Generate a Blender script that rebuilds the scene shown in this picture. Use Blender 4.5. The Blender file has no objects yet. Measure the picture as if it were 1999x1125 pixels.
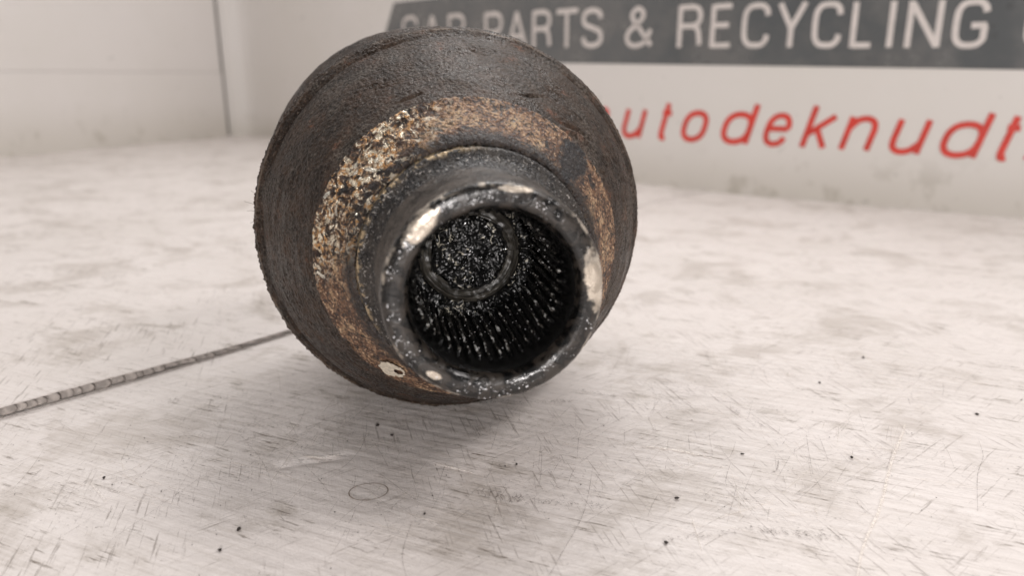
import bpy, bmesh, math, random
import numpy as np
from mathutils import Vector, Matrix

rng = np.random.default_rng(7)
random.seed(7)
MM = 0.001
scene = bpy.context.scene
COL = scene.collection

# ------------------------------------------------------------------ camera
cam_d = bpy.data.cameras.new('camera')
cam = bpy.data.objects.new('camera', cam_d)
COL.objects.link(cam)
CAM_H = 82.2
cam.location = (0, 0, CAM_H * MM)
cam.rotation_euler = (math.radians(90 - 15.94), 0, 0)
cam_d.sensor_width = 36
cam_d.lens = 26.18
cam_d.clip_start = 0.005
cam_d.clip_end = 20
cam_d.dof.use_dof = True
cam_d.dof.focus_distance = 0.160
cam_d.dof.aperture_fstop = 26.18 / 1.9
scene.camera = cam

# ------------------------------------------------------------------ world and lamps
world = bpy.data.worlds.new('World')
scene.world = world
world.use_nodes = True
bg = world.node_tree.nodes['Background']
bg.inputs[0].default_value = (1.0, 0.955, 0.935, 1)
bg.inputs[1].default_value = 0.27

def area(name, loc, target, size, size_y, power, color):
    d = bpy.data.lights.new(name, 'AREA')
    d.shape = 'RECTANGLE'
    d.size, d.size_y = size * MM, size_y * MM
    d.energy = power
    d.color = color
    o = bpy.data.objects.new(name, d)
    COL.objects.link(o)
    o.location = Vector(loc) * MM
    o.rotation_euler = (Vector(target) - Vector(loc)).to_track_quat('-Z', 'Y').to_euler()
    return o

WARM = (1.0, 0.95, 0.93)
area('ceiling_lamp', (120, 620, 760), (0, 190, 20), 420, 160, 3.3, (1.0, 0.98, 0.97))
area('ceiling_lamp', (420, 20, 560), (120, 220, 0), 260, 120, 1.6, WARM)
area('ceiling_lamp', (-300, 420, 700), (-160, 500, 40), 160, 300, 1.3, WARM)
area('bore_fill_light', (45, -270, 128), (0, 140, 44), 36, 36, 1.1, WARM)  # added, unseen light behind the camera: reaches into the bore for sparkle

scene.view_settings.view_transform = 'Standard'
scene.view_settings.look = 'None'
scene.view_settings.exposure = 0.0
scene.view_settings.gamma = 1
scene.cycles.max_bounces = 8
scene.cycles.sample_clamp_indirect = 6
scene.cycles.use_denoising = True
scene.cycles.denoising_prefilter = 'ACCURATE'

# ------------------------------------------------------------------ numpy noise
_P = np.random.default_rng(3).permutation(256)
_P = np.concatenate([_P, _P, _P])
_G = np.random.default_rng(4).normal(size=(256, 3))
_G /= np.linalg.norm(_G, axis=1)[:, None]

def perlin(p):
    p = np.asarray(p, float)
    i = np.floor(p).astype(int)
    f = p - i
    i &= 255
    u = f * f * f * (f * (f * 6 - 15) + 10)
    out = 0
    for dx in (0, 1):
        wx = u[..., 0] if dx else 1 - u[..., 0]
        for dy in (0, 1):
            wy = u[..., 1] if dy else 1 - u[..., 1]
            for dz in (0, 1):
                wz = u[..., 2] if dz else 1 - u[..., 2]
                h = _P[_P[_P[(i[..., 0] + dx) & 255] + ((i[..., 1] + dy) & 255)] + ((i[..., 2] + dz) & 255)]
                g = _G[h]
                d = g[..., 0] * (f[..., 0] - dx) + g[..., 1] * (f[..., 1] - dy) + g[..., 2] * (f[..., 2] - dz)
                out = out + wx * wy * wz * d
    return out

def fbm(p, freq, octaves=3, gain=0.5):
    a, s = 1.0, 0
    p = np.asarray(p, float) * freq
    for k in range(octaves):
        s = s + a * perlin(p + 17.3 * k)
        p = p * 2.03
        a *= gain
    return s

def smooth(a, b, x):
    t = np.clip((x - a) / (b - a), 0, 1)
    return t * t * (3 - 2 * t)

# ------------------------------------------------------------------ mesh helpers (input in mm)
def mesh_obj(name, verts, faces, mat=None, parent=None, smooth_shade=True, uv=None, link=True):
    me = bpy.data.meshes.new(name)
    verts = np.asarray(verts, float) * MM
    if isinstance(faces, np.ndarray) and faces.ndim == 2:
        nf, k = faces.shape
        me.vertices.add(len(verts))
        me.vertices.foreach_set('co', verts.ravel())
        me.loops.add(nf * k)
        me.loops.foreach_set('vertex_index', faces.ravel().astype(np.int32))
        me.polygons.add(nf)
        me.polygons.foreach_set('loop_start', np.arange(0, nf * k, k, dtype=np.int32))
        me.update(calc_edges=True)
    else:
        me.from_pydata([tuple(v) for v in verts], [], [tuple(int(i) for i in f) for f in faces])
    me.polygons.foreach_set('use_smooth', [smooth_shade] * len(me.polygons))
    if uv is not None:
        l = me.uv_layers.new(name='UVMap')
        vi = np.zeros(len(me.loops), dtype=np.int32)
        me.loops.foreach_get('vertex_index', vi)
        l.data.foreach_set('uv', np.asarray(uv, float)[vi].ravel())
    me.update()
    if mat:
        me.materials.append(mat)
    o = bpy.data.objects.new(name, me)
    if link:
        COL.objects.link(o)
    if parent:
        o.parent = parent
    return o

def grid_faces(n, m, wrap=False):
    """n rows, m columns -> quads"""
    mm = m if wrap else m - 1
    i, j = np.meshgrid(np.arange(n - 1), np.arange(mm), indexing='ij')
    a = i * m + j
    b = i * m + (j + 1) % m
    c = (i + 1) * m + (j + 1) % m
    d = (i + 1) * m + j
    return np.stack([a, b, c, d], -1).reshape(-1, 4)

def thing(name, label, cat, loc=(0, 0, 0), rz=0, group=None):
    o = bpy.data.objects.new(name, None)
    COL.objects.link(o)
    o.location = Vector(loc) * MM
    o.rotation_euler = (0, 0, rz)
    o.empty_display_size = 0.02
    o['label'] = label
    o['category'] = cat
    if group:
        o['group'] = group
    return o

def tag(o, label=None, cat=None, group=None, kind=None):
    if label: o['label'] = label
    if cat: o['category'] = cat
    if group: o['group'] = group
    if kind: o['kind'] = kind
    return o

# ------------------------------------------------------------------ material helper
class Mat:
    def __init__(s, name, **kw):
        s.m = bpy.data.materials.new(name)
        s.m.use_nodes = True
        s.nt = s.m.node_tree
        s.b = s.nt.nodes['Principled BSDF']
        s.out = s.nt.nodes['Material Output']
        for k, v in kw.items():
            s.set(k, v)
        s._mm = None
    def set(s, k, v):
        k = {'base': 'Base Color', 'rough': 'Roughness', 'metal': 'Metallic', 'spec': 'Specular IOR Level',
             'coat': 'Coat Weight', 'coat_rough': 'Coat Roughness', 'alpha': 'Alpha', 'normal': 'Normal'}.get(k, k)
        i = s.b.inputs[k]
        if isinstance(v, bpy.types.NodeSocket):
            s.nt.links.new(v, i)
        elif isinstance(v, (tuple, list)):
            i.default_value = tuple(v) + (1,) if len(v) == 3 else v
        else:
            i.default_value = v
    def n(s, t, **props):
        x = s.nt.nodes.new(t)
        for k, v in props.items():
            setattr(x, k, v)
        return x
    def ln(s, a, b):
        if isinstance(a, bpy.types.NodeSocket):
            s.nt.links.new(a, b)
        else:
            b.default_value = tuple(a) + (1,) if isinstance(a, (tuple, list)) and len(a) == 3 and b.type == 'RGBA' else a
    def mm(s, scale=(1, 1, 1), rot=(0, 0, 0), uv=False, loc=(0, 0, 0)):
        """object coordinates (or the uv map) in millimetres"""
        tc = s.n('ShaderNodeTexCoord')
        mp = s.n('ShaderNodeMapping')
        k = 1 if uv else 1000
        mp.inputs['Scale'].default_value = (1, 1, 1)
        mp.inputs['Rotation'].default_value = rot
        vm = s.n('ShaderNodeVectorMath', operation='MULTIPLY')
        vm.inputs[1].default_value = (k, k, k)
        s.ln(tc.outputs['UV' if uv else 'Object'], vm.inputs[0])
        s.ln(vm.outputs[0], mp.inputs[0])
        v2 = s.n('ShaderNodeVectorMath', operation='MULTIPLY_ADD')
        v2.inputs[1].default_value = scale
        v2.inputs[2].default_value = loc
        s.ln(mp.outputs[0], v2.inputs[0])
        return v2.outputs[0]
    def noise(s, vec, scale, detail=3, rough=0.55, dist=0.0):
        x = s.n('ShaderNodeTexNoise')
        s.ln(vec, x.inputs['Vector'])
        x.inputs['Scale'].default_value = scale
        x.inputs['Detail'].default_value = detail
        x.inputs['Roughness'].default_value = rough
        x.inputs['Distortion'].default_value = dist
        return x.outputs['Fac']
    def vor(s, vec, scale, feature='F1', out='Distance'):
        x = s.n('ShaderNodeTexVoronoi', feature=feature)
        s.ln(vec, x.inputs['Vector'])
        x.inputs['Scale'].default_value = scale
        return x.outputs[out]
    def ramp(s, fac, stops, interp='LINEAR'):
        x = s.n('ShaderNodeValToRGB')
        x.color_ramp.interpolation = interp
        e = x.color_ramp.elements
        while len(e) < len(stops):
            e.new(0.5)
        for k, (p, c) in enumerate(stops):
            e[k].position = p
            if not isinstance(c, (tuple, list)):
                c = (c, c, c)
            e[k].color = tuple(c) + (1,)
        s.ln(fac, x.inputs[0])
        return x.outputs[0]
    def mix(s, fac, a, b, blend='MIX'):
        x = s.n('ShaderNodeMix', data_type='RGBA', blend_type=blend)
        s.ln(fac, x.inputs[0])
        s.ln(a, x.inputs[6])
        s.ln(b, x.inputs[7])
        return x.outputs[2]
    def math(s, op, a, b=None, c=None, clamp=False):
        x = s.n('ShaderNodeMath', operation=op)
        x.use_clamp = clamp
        s.ln(a, x.inputs[0])
        if b is not None: s.ln(b, x.inputs[1])
        if c is not None: s.ln(c, x.inputs[2])
        return x.outputs[0]
    def maprange(s, v, a, b, c=0.0, d=1.0):
        x = s.n('ShaderNodeMapRange', interpolation_type='SMOOTHSTEP')
        s.ln(v, x.inputs[0])
        for k, q in enumerate((a, b, c, d)):
            x.inputs[k + 1].default_value = q
        return x.outputs[0]
    def sep(s, v):
        x = s.n('ShaderNodeSeparateXYZ')
        s.ln(v, x.inputs[0])
        return x.outputs
    def bump(s, h, dist, strength=1.0, normal=None):
        x = s.n('ShaderNodeBump')
        x.inputs['Strength'].default_value = strength
        x.inputs['Distance'].default_value = dist * MM
        s.ln(h, x.inputs['Height'])
        if normal is not None:
            s.ln(normal, x.inputs['Normal'])
        return x.outputs[0]

# ------------------------------------------------------------------ materials
def mat_board(name='white_corrugated_plastic', flute=0.0, dirt=1.0, rot=0.0):
    """scuffed white twin-wall plastic; flute direction along local x after rot"""
    m = Mat(name)
    p = m.mm(rot=(0, 0, rot))
    big = m.noise(p, 0.012, 4, 0.65)
    mid = m.noise(m.mm(rot=(0, 0, rot), scale=(0.55, 1, 1)), 0.085, 7, 0.75)
    area_ = m.noise(p, 0.022, 4, 0.6, 0.5)
    streak = m.noise(m.mm(rot=(0, 0, rot), scale=(0.10, 1.0, 1)), 0.95, 4, 0.75)
    grain = m.noise(m.mm(rot=(0, 0, rot), scale=(0.04, 1.0, 1)), 1.5, 3, 0.7)
    cross = m.noise(m.mm(rot=(0, 0, rot + 0.9), scale=(0.05, 1.0, 1)), 1.3, 4, 0.75)
    cross2 = m.noise(m.mm(rot=(0, 0, rot - 1.1), scale=(0.05, 1.0, 1)), 1.3, 4, 0.75)
    spk = m.noise(p, 0.9, 5, 0.8)
    c = m.mix(m.maprange(big, 0.35, 0.7, 0, 0.6), (0.815, 0.762, 0.732), (0.70, 0.650, 0.612))
    c = m.mix(m.maprange(grain, 0.48, 0.72, 0, 0.30 * dirt), c, (0.52, 0.47, 0.42))
    c = m.mix(m.maprange(grain, 0.40, 0.28, 0, 0.45), c, (0.88, 0.85, 0.82))
    c = m.mix(m.maprange(mid, 0.53, 0.72, 0, 0.50 * dirt), c, (0.40, 0.355, 0.305))
    smud = m.math('MULTIPLY', m.maprange(m.noise(p, 0.03, 6, 0.65, 0.6), 0.50, 0.64), m.maprange(grain, 0.30, 0.62, 0.5, 1.0))
    c = m.mix(m.math('MULTIPLY', smud, 0.38 * dirt), c, (0.40, 0.35, 0.30))
    st = m.math('MULTIPLY', m.maprange(streak, 0.56, 0.66), m.maprange(mid, 0.44, 0.60))
    c = m.mix(m.math('MULTIPLY', st, 0.75 * dirt), c, (0.20, 0.165, 0.135))
    cr = m.math('MULTIPLY', m.maprange(cross, 0.57, 0.66), m.maprange(area_, 0.44, 0.58))
    c = m.mix(m.math('MULTIPLY', cr, 0.55 * dirt), c, (0.25, 0.215, 0.19))
    cr2 = m.math('MULTIPLY', m.maprange(cross2, 0.58, 0.67), m.maprange(area_, 0.56, 0.44))
    c = m.mix(m.math('MULTIPLY', cr2, 0.45 * dirt), c, (0.28, 0.24, 0.21))
    sp = m.math('MULTIPLY', m.maprange(spk, 0.60, 0.68), m.maprange(m.noise(p, 0.05, 3), 0.46, 0.58))
    c = m.mix(m.math('MULTIPLY', sp, 0.65 * dirt), c, (0.14, 0.12, 0.10))
    m.set('base', c)
    m.set('rough', m.maprange(mid, 0.3, 0.7, 0.30, 0.52))
    m.set('spec', 0.42)
    # flute print-through and dents
    y = m.sep(p)[1]
    ph = m.math('SINE', m.math('MULTIPLY', y, 2 * math.pi / 3.4))
    wav = m.math('MULTIPLY', ph, flute)
    nn = m.bump(wav, 0.05, 1.0)
    h = m.math('ADD', m.math('MULTIPLY', streak, 0.9), m.math('MULTIPLY', m.noise(p, 0.16, 5, 0.65), 3.0))
    h = m.math('ADD', h, m.math('MULTIPLY', cross, 0.5))
    m.set('normal', m.bump(h, 0.16, 1.0, nn))
    return m.m

def mat_black_coat():
    """gritty black-brown coating of the bell; uv = (arc mm, profile mm)"""
    m = Mat('gritty_black_coating')
    p = m.mm()
    fine = m.noise(p, 1.7, 3, 0.7)
    med = m.noise(p, 0.16, 6, 0.75)
    big = m.noise(p, 0.07, 3, 0.6)
    uv = m.mm(uv=True)
    sv = m.sep(uv)[1]
    circ = m.noise(m.mm(uv=True, scale=(0.05, 1.0, 1)), 1.1, 3, 0.6)
    c = m.mix(m.maprange(med, 0.38, 0.66), (0.009, 0.0053, 0.0035), (0.044, 0.026, 0.017))
    c = m.mix(m.maprange(fine, 0.57, 0.68, 0, 0.75), c, (0.135, 0.105, 0.084))
    c = m.mix(m.maprange(fine, 0.45, 0.34, 0, 0.9), c, (0.004, 0.0035, 0.003))
    c = m.mix(m.maprange(circ, 0.66, 0.78, 0, 0.6), c, (0.10, 0.075, 0.056))
    rust = m.math('MULTIPLY', m.maprange(m.noise(p, 0.16, 3, 0.6), 0.62, 0.70), m.maprange(fine, 0.4, 0.6))
    c = m.mix(m.math('MULTIPLY', rust, 0.8), c, (0.15, 0.058, 0.032))
    # rubbed line along the turned edge
    ed = m.math('MULTIPLY', m.maprange(m.math('ABSOLUTE', m.math('SUBTRACT', sv, 19.9)), 0.55, 0.15), m.maprange(m.noise(p, 0.12, 3, 0.6), 0.42, 0.58))
    c = m.mix(m.math('MULTIPLY', ed, 0.7), c, (0.16, 0.12, 0.09))
    # pale dust rubbed into the flank
    du = m.math('MULTIPLY', m.maprange(big, 0.50, 0.64), m.maprange(fine, 0.42, 0.6))
    c = m.mix(m.math('MULTIPLY', du, 0.55), c, (0.13, 0.115, 0.10))
    m.set('base', c)
    m.set('rough', m.math('ADD', m.maprange(med, 0.35, 0.65, 0.20, 0.36), m.maprange(big, 0.40, 0.58, -0.05, 0.20)))
    m.set('spec', 0.34)
    m.set('Specular Tint', (1.0, 0.87, 0.77))
    m.set('normal', m.bump(m.math('ADD', fine, m.math('MULTIPLY', circ, 0.35)), 0.30, 1.0))
    return m.m

def mat_rust():
    m = Mat('rusted_steel')
    p = m.mm()
    s = m.sep(p)
    fine = m.noise(p, 1.5, 2, 0.65)
    med = m.noise(p, 0.22, 5, 0.7, 0.5)
    med2 = m.noise(m.mm(loc=(31, 7, 5)), 0.30, 5, 0.75, 0.6)
    c = m.ramp(med, [(0.34, (0.050, 0.022, 0.012)), (0.46, (0.135, 0.066, 0.036)), (0.56, (0.26, 0.155, 0.088)), (0.68, (0.46, 0.33, 0.20))])
    c = m.mix(m.maprange(fine, 0.52, 0.40, 0, 0.85), c, (0.022, 0.012, 0.008))
    c = m.mix(m.maprange(fine, 0.58, 0.67, 0, 0.65), c, (0.62, 0.44, 0.29))
    c = m.mix(m.maprange(med2, 0.54, 0.62, 0, 0.93), c, (0.010, 0.009, 0.009))
    r = m.math('SQRT', m.math('ADD', m.math('MULTIPLY', s[0], s[0]), m.math('MULTIPLY', s[2], s[2])))
    rn = m.math('ADD', r, m.math('MULTIPLY', m.math('SUBTRACT', m.noise(p, 0.4, 3), 0.5), 3.0))
    c = m.mix(m.maprange(rn, 26.2, 24.6, 0, 0.9), c, (0.014, 0.011, 0.010))
    # thick dark grease on the upper right
    bx = m.math('SUBTRACT', s[0], 20.5); bz = m.math('SUBTRACT', s[2], 19.0)
    bl = m.math('SQRT', m.math('ADD', m.math('MULTIPLY', bx, bx), m.math('MULTIPLY', bz, bz)))
    bl = m.math('ADD', bl, m.math('MULTIPLY', m.math('SUBTRACT', m.noise(p, 0.35, 3), 0.5), 5.0))
    c = m.mix(m.maprange(bl, 4.6, 3.2, 0, 0.95), c, (0.010, 0.010, 0.012))
    # bare bright steel showing through, worn on one side (object +x is right, +z up)
    sx = m.math('ADD', m.math('MULTIPLY', s[0], -0.80), m.math('MULTIPLY', s[2], 0.60))
    side = m.maprange(sx, 19, 27)
    ch = m.noise(p, 0.32, 5, 0.72, 1.6)
    chips = m.maprange(ch, 0.50, 0.53)
    bare = m.math('MULTIPLY', side, chips)
    tint = m.mix(m.maprange(m.noise(p, 0.8, 3, 0.6), 0.45, 0.58), (0.92, 0.84, 0.68), (0.62, 0.36, 0.16))
    c = m.mix(bare, c, tint)
    gaps = m.math('MULTIPLY', side, m.maprange(ch, 0.47, 0.44))
    c = m.mix(m.math('MULTIPLY', gaps, 0.8), c, (0.012, 0.009, 0.008))
    m.set('base', c)
    m.set('metal', m.math('MULTIPLY', bare, 0.8))
    m.set('rough', m.math('SUBTRACT', m.maprange(fine, 0.3, 0.7, 0.36, 0.60), m.math('MULTIPLY', bare, 0.20)))
    hh = m.math('ADD', m.math('MULTIPLY', fine, 0.8), m.math('MULTIPLY', ch, m.math('ADD', 0.4, m.math('MULTIPLY', side, 2.4))))
    m.set('normal', m.bump(hh, 0.60, 1.0))
    return m.m

def mat_collar():
    m = Mat('grimy_black_steel')
    p = m.mm()
    fine = m.noise(p, 1.6, 2, 0.6)
    med = m.noise(p, 0.3, 4, 0.7)
    c = m.mix(m.maprange(med, 0.38, 0.64), (0.007, 0.006, 0.006), (0.036, 0.030, 0.025))
    c = m.mix(m.maprange(fine, 0.60, 0.68, 0, 0.9), c, (0.30, 0.28, 0.26))
    s = m.sep(p)
    sx = m.math('ADD', m.math('MULTIPLY', s[0], -0.86), m.math('MULTIPLY', s[2], 0.5))
    edge = m.math('MULTIPLY', m.maprange(sx, 8, 19), m.maprange(m.noise(p, 0.5, 4, 0.75), 0.49, 0.54))
    edge = m.math('MULTIPLY', edge, m.maprange(s[1], -37.3, -36.7))
    c = m.mix(edge, c, (0.55, 0.42, 0.26))
    m.set('base', c)
    m.set('metal', m.math('MULTIPLY', edge, 0.6))
    m.set('rough', m.maprange(med, 0.35, 0.65, 0.26, 0.42))
    m.set('normal', m.bump(fine, 0.55, 1.0))
    return m.m

def mat_tube():
    m = Mat('greasy_brown_steel')
    p = m.mm()
    s = m.sep(p)
    fine = m.noise(p, 1.4, 2, 0.6)
    med = m.noise(p, 0.20, 4, 0.7, 0.5)
    turn = m.noise(m.mm(scale=(0.08, 1.0, 0.08)), 1.6, 3, 0.6)
    c = m.mix(m.maprange(med, 0.35, 0.65), (0.013, 0.010, 0.008), (0.060, 0.047, 0.037))
    c = m.mix(m.maprange(turn, 0.56, 0.70, 0, 0.5), c, (0.11, 0.095, 0.078))
    c = m.mix(m.maprange(fine, 0.60, 0.68, 0, 0.6), c, (0.18, 0.16, 0.14))
    m.set('base', c)
    m.set('rough', m.maprange(med, 0.35, 0.65, 0.32, 0.50))
    m.set('normal', m.bump(m.math('ADD', fine, turn), 0.30, 0.8))
    return m.m

def mat_rim():
    """end face of the tube: smeared grease over bare steel"""
    m = Mat('grease_smeared_steel')
    p = m.mm()
    s = m.sep(p)
    med = m.noise(p, 0.35, 4, 0.6, 0.8)
    sm = m.noise(m.mm(uv=True, scale=(0.12, 1, 1)), 0.9, 4, 0.65, 0.5)
    c = m.mix(m.maprange(med, 0.42, 0.62), (0.003, 0.003, 0.003), (0.032, 0.026, 0.021))
    c = m.mix(m.maprange(sm, 0.62, 0.75, 0, 0.45), c, (0.13, 0.11, 0.09))
    # bare metal where the grease is wiped off; the upper-left spot paints a lamp's reflection
    def spot(cx, cz, ax, az, ang):
        dx = m.math('SUBTRACT', s[0], cx); dz = m.math('SUBTRACT', s[2], cz)
        ca, sa = math.cos(ang), math.sin(ang)
        u = m.math('ADD', m.math('MULTIPLY', dx, ca / ax), m.math('MULTIPLY', dz, sa / ax))
        v = m.math('ADD', m.math('MULTIPLY', dx, -sa / az), m.math('MULTIPLY', dz, ca / az))
        d = m.math('ADD', m.math('MULTIPLY', u, u), m.math('MULTIPLY', v, v))
        d = m.math('ADD', d, m.math('MULTIPLY', m.math('SUBTRACT', m.noise(p, 0.55, 4, 0.7), 0.5), 3.0))
        return m.maprange(d, 1.35, 0.55)
    glare = spot(-11.9, 12.3, 3.9, 1.5, 0.80)
    b2 = spot(17.3, 2.0, 1.7, 5.6, 0.10)
    b3 = spot(-10.6, -13.4, 1.4, 0.6, -0.5)
    b4 = spot(3.5, 17.9, 3.2, 0.5, -0.1)
    bare = m.math('MAXIMUM', m.math('MAXIMUM', glare, b2), m.math('MAXIMUM', b3, b4))
    rr = m.math('SQRT', m.math('ADD', m.math('MULTIPLY', s[0], s[0]), m.math('MULTIPLY', s[2], s[2])))
    lip = m.math('MULTIPLY', m.maprange(rr, 18.35, 18.75), m.maprange(m.noise(p, 0.16, 3, 0.7), 0.52, 0.60))
    bare = m.math('MAXIMUM', bare, m.math('MULTIPLY', lip, 0.8))
    c = m.mix(bare, c, m.mix(m.maprange(med, 0.4, 0.6), (0.66, 0.59, 0.50), (0.46, 0.40, 0.33)))
    m.set('base', c)
    m.set('metal', m.math('MULTIPLY', bare, 0.55))
    m.set('rough', m.maprange(med, 0.3, 0.7, 0.14, 0.40))
    m.set('spec', 0.6)
    m.set('normal', m.bump(m.math('ADD', med, m.math('MULTIPLY', sm, 0.6)), 0.4, 0.6))
    return m.m

def mat_grease():
    m = Mat('wet_black_grease')
    p = m.mm()
    fine = m.noise(p, 1.6, 4, 0.75)
    c = m.mix(m.maprange(fine, 0.62, 0.70), (0.0045, 0.0045, 0.0045), (0.06, 0.055, 0.045))
    m.set('base', c)
    m.set('rough', 0.10)
    m.set('spec', 0.8)
    m.set('normal', m.bump(fine, 0.35, 0.8))
    return m.m

def mat_tooth():
    """spline tooth under wet grease, slivers of steel and painted white glints along the crest"""
    m = Mat('greasy_spline_steel')
    p = m.mm()
    z = m.sep(p)[2]
    oi = m.n('ShaderNodeObjectInfo')
    sh = m.n('ShaderNodeVectorMath', operation='ADD')
    m.ln(m.mm(scale=(1.0, 0.22, 1.0)), sh.inputs[0])
    sc = m.n('ShaderNodeVectorMath', operation='SCALE')
    cb = m.n('ShaderNodeCombineXYZ')
    for k in range(3): m.ln(oi.outputs['Random'], cb.inputs[k])
    m.ln(cb.outputs[0], sc.inputs[0]); sc.inputs['Scale'].default_value = 60
    m.ln(sc.outputs[0], sh.inputs[1])
    lng = m.noise(sh.outputs[0], 1.0, 3, 0.6)
    fine = m.noise(p, 0.9, 2, 0.6)
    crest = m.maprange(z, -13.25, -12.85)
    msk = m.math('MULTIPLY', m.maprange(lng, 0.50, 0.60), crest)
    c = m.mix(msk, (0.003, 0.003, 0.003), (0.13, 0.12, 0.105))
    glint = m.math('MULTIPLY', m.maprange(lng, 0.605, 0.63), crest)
    c = m.mix(glint, c, (0.93, 0.93, 0.90))  # near-white streaks: glints painted into the colour
    m.set('base', c)
    m.set('rough', m.maprange(fine, 0.4, 0.6, 0.10, 0.26))
    m.set('spec', 0.8)
    m.set('normal', m.bump(m.math('ADD', fine, lng), 0.5, 1.0))
    return m.m

def mat_boss():
    m = Mat('lumpy_wet_grease')
    p = m.mm()
    fine = m.noise(p, 0.60, 2, 0.55, 1.2)
    big = m.noise(p, 0.22, 3, 0.6)
    msk = m.math('MULTIPLY', m.maprange(fine, 0.60, 0.63), m.maprange(fine, 0.72, 0.66))
    msk = m.math('MULTIPLY', msk, m.maprange(big, 0.50, 0.58))
    c = m.mix(msk, (0.003, 0.003, 0.003), (0.60, 0.56, 0.46))  # pale clumps paint glints into the black grease
    m.set('base', c)
    m.set('rough', m.maprange(m.noise(p, 0.5, 3, 0.6), 0.52, 0.62, 0.42, 0.10))
    m.set('spec', 0.8)
    m.set('normal', m.bump(fine, 0.35, 1.0))
    return m.m

def mat_smooth_grease():
    m = Mat('wiped_black_grease')
    lines = m.noise(m.mm(uv=True, scale=(0.05, 1, 1)), 2.2, 3, 0.6)
    m.set('base', m.mix(m.maprange(lines, 0.4, 0.7), (0.018, 0.016, 0.013), (0.075, 0.068, 0.056)))
    m.set('rough', 0.30)
    m.set('normal', m.bump(lines, 0.30, 0.7))
    return m.m

def mat_simple(name, base, rough=0.5, metal=0.0, var=0.25, scale=0.8, bump=0.15, spec=0.5):
    m = Mat(name)
    p = m.mm()
    n = m.noise(p, scale, 4, 0.65)
    lo = tuple(x * (1 - var) for x in base)
    hi = tuple(min(1, x * (1 + var)) for x in base)
    m.set('base', m.mix(m.maprange(n, 0.35, 0.65), lo, hi))
    m.set('rough', rough)
    m.set('metal', metal)
    m.set('spec', spec)
    m.set('normal', m.bump(n, bump, 0.7))
    return m.m

def mat_wall(name, base, dirt_h=60):
    m = Mat(name)
    p = m.mm()
    n = m.noise(p, 0.006, 4, 0.6)
    c = m.mix(m.maprange(n, 0.3, 0.7, 0, 0.6), base, tuple(x * y for x, y in zip(base, (0.93, 0.93, 0.90))))
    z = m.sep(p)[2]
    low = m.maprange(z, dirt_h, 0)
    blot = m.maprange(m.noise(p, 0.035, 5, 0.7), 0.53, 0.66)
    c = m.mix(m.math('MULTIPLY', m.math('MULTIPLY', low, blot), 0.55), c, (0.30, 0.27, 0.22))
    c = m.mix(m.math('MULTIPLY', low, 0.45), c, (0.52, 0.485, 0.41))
    spots = m.math('MULTIPLY', m.maprange(m.noise(p, 0.11, 3, 0.6), 0.68, 0.76), 0.5)
    c = m.mix(spots, c, (0.35, 0.33, 0.30))
    m.set('base', c)
    m.set('rough', 0.42)
    m.set('spec', 0.4)
    m.set('normal', m.bump(m.noise(p, 0.02, 3), 0.6, 0.5))
    return m.m

M = {}
FL = math.radians(-23)          # direction of the flutes in the boards
M['board'] = mat_board('white_corrugated_plastic', 0.6, 1.28, -FL)
M['board_rear'] = mat_board('white_corrugated_plastic_worn', 0.25, 1.35, -FL)
M['coat'] = mat_black_coat()
M['rust'] = mat_rust()
M['collar'] = mat_collar()
M['tube'] = mat_tube()
M['rim'] = mat_rim()
M['grease'] = mat_grease()
M['wiped'] = mat_smooth_grease()
M['tooth'] = mat_tooth()
M['boss'] = mat_boss()
M['sparkle'] = mat_simple('white_sparkle', (0.93, 0.93, 0.95), 0.16, 0.35, 0.05, 1, 0.0)  # near-white colour so the beads read as highlights on grease
M['chip'] = mat_simple('bare_chipped_steel', (0.78, 0.72, 0.62), 0.26, 0.8, 0.35, 0.9, 0.7)
M['cream'] = mat_simple('cream_paint', (0.60, 0.54, 0.44), 0.5, 0, 0.2, 1.5, 0.2)
M['yellow'] = mat_simple('yellow_paint', (0.50, 0.37, 0.12), 0.55, 0, 0.3, 1.5, 0.2)
M['flute'] = mat_simple('grey_plastic_flute', (0.36, 0.325, 0.30), 0.30, 0, 0.25, 0.5, 0.2)
M['crumb'] = mat_simple('dark_dirt', (0.035, 0.026, 0.022), 0.7, 0, 0.5, 3, 0.3)
M['wall'] = mat_wall('white_wall_board', (0.78, 0.745, 0.725))
M['sign'] = mat_wall('white_sign_board', (0.78, 0.75, 0.725), 40)
M['dark'] = mat_simple('dark_gap', (0.10, 0.085, 0.07), 0.8, 0, 0.2, 0.1, 0)
M['letter'] = mat_simple('pale_lettering', (0.68, 0.63, 0.60), 0.45, 0, 0.06, 0.1, 0)
M['red'] = mat_simple('red_lettering', (0.66, 0.055, 0.038), 0.45, 0, 0.10, 0.1, 0)
M['stain'] = mat_simple('brown_stain', (0.20, 0.14, 0.095), 0.6, 0, 0.5, 1.5, 0)
M['fibre'] = mat_simple('dark_fibre', (0.08, 0.06, 0.05), 0.7, 0, 0.2, 1, 0)
_b = Mat('grey_printed_band')
_p = _b.mm()
_n = _b.noise(_p, 0.03, 4, 0.6)
_c = _b.mix(_b.maprange(_n, 0.35, 0.7), (0.105, 0.112, 0.116), (0.155, 0.155, 0.152))
_c = _b.mix(_b.math('MULTIPLY', _b.maprange(_b.noise(_p, 0.10, 5, 0.7), 0.62, 0.72), 0.6), _c, (0.06, 0.06, 0.06))
_b.set('base', _c)
_b.set('rough', _b.maprange(_n, 0.35, 0.7, 0.16, 0.30))
_b.set('spec', 0.8)
_b.set('normal', _b.bump(_b.noise(_p, 0.012, 3), 1.5, 0.6))
M['band'] = _b.m

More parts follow.
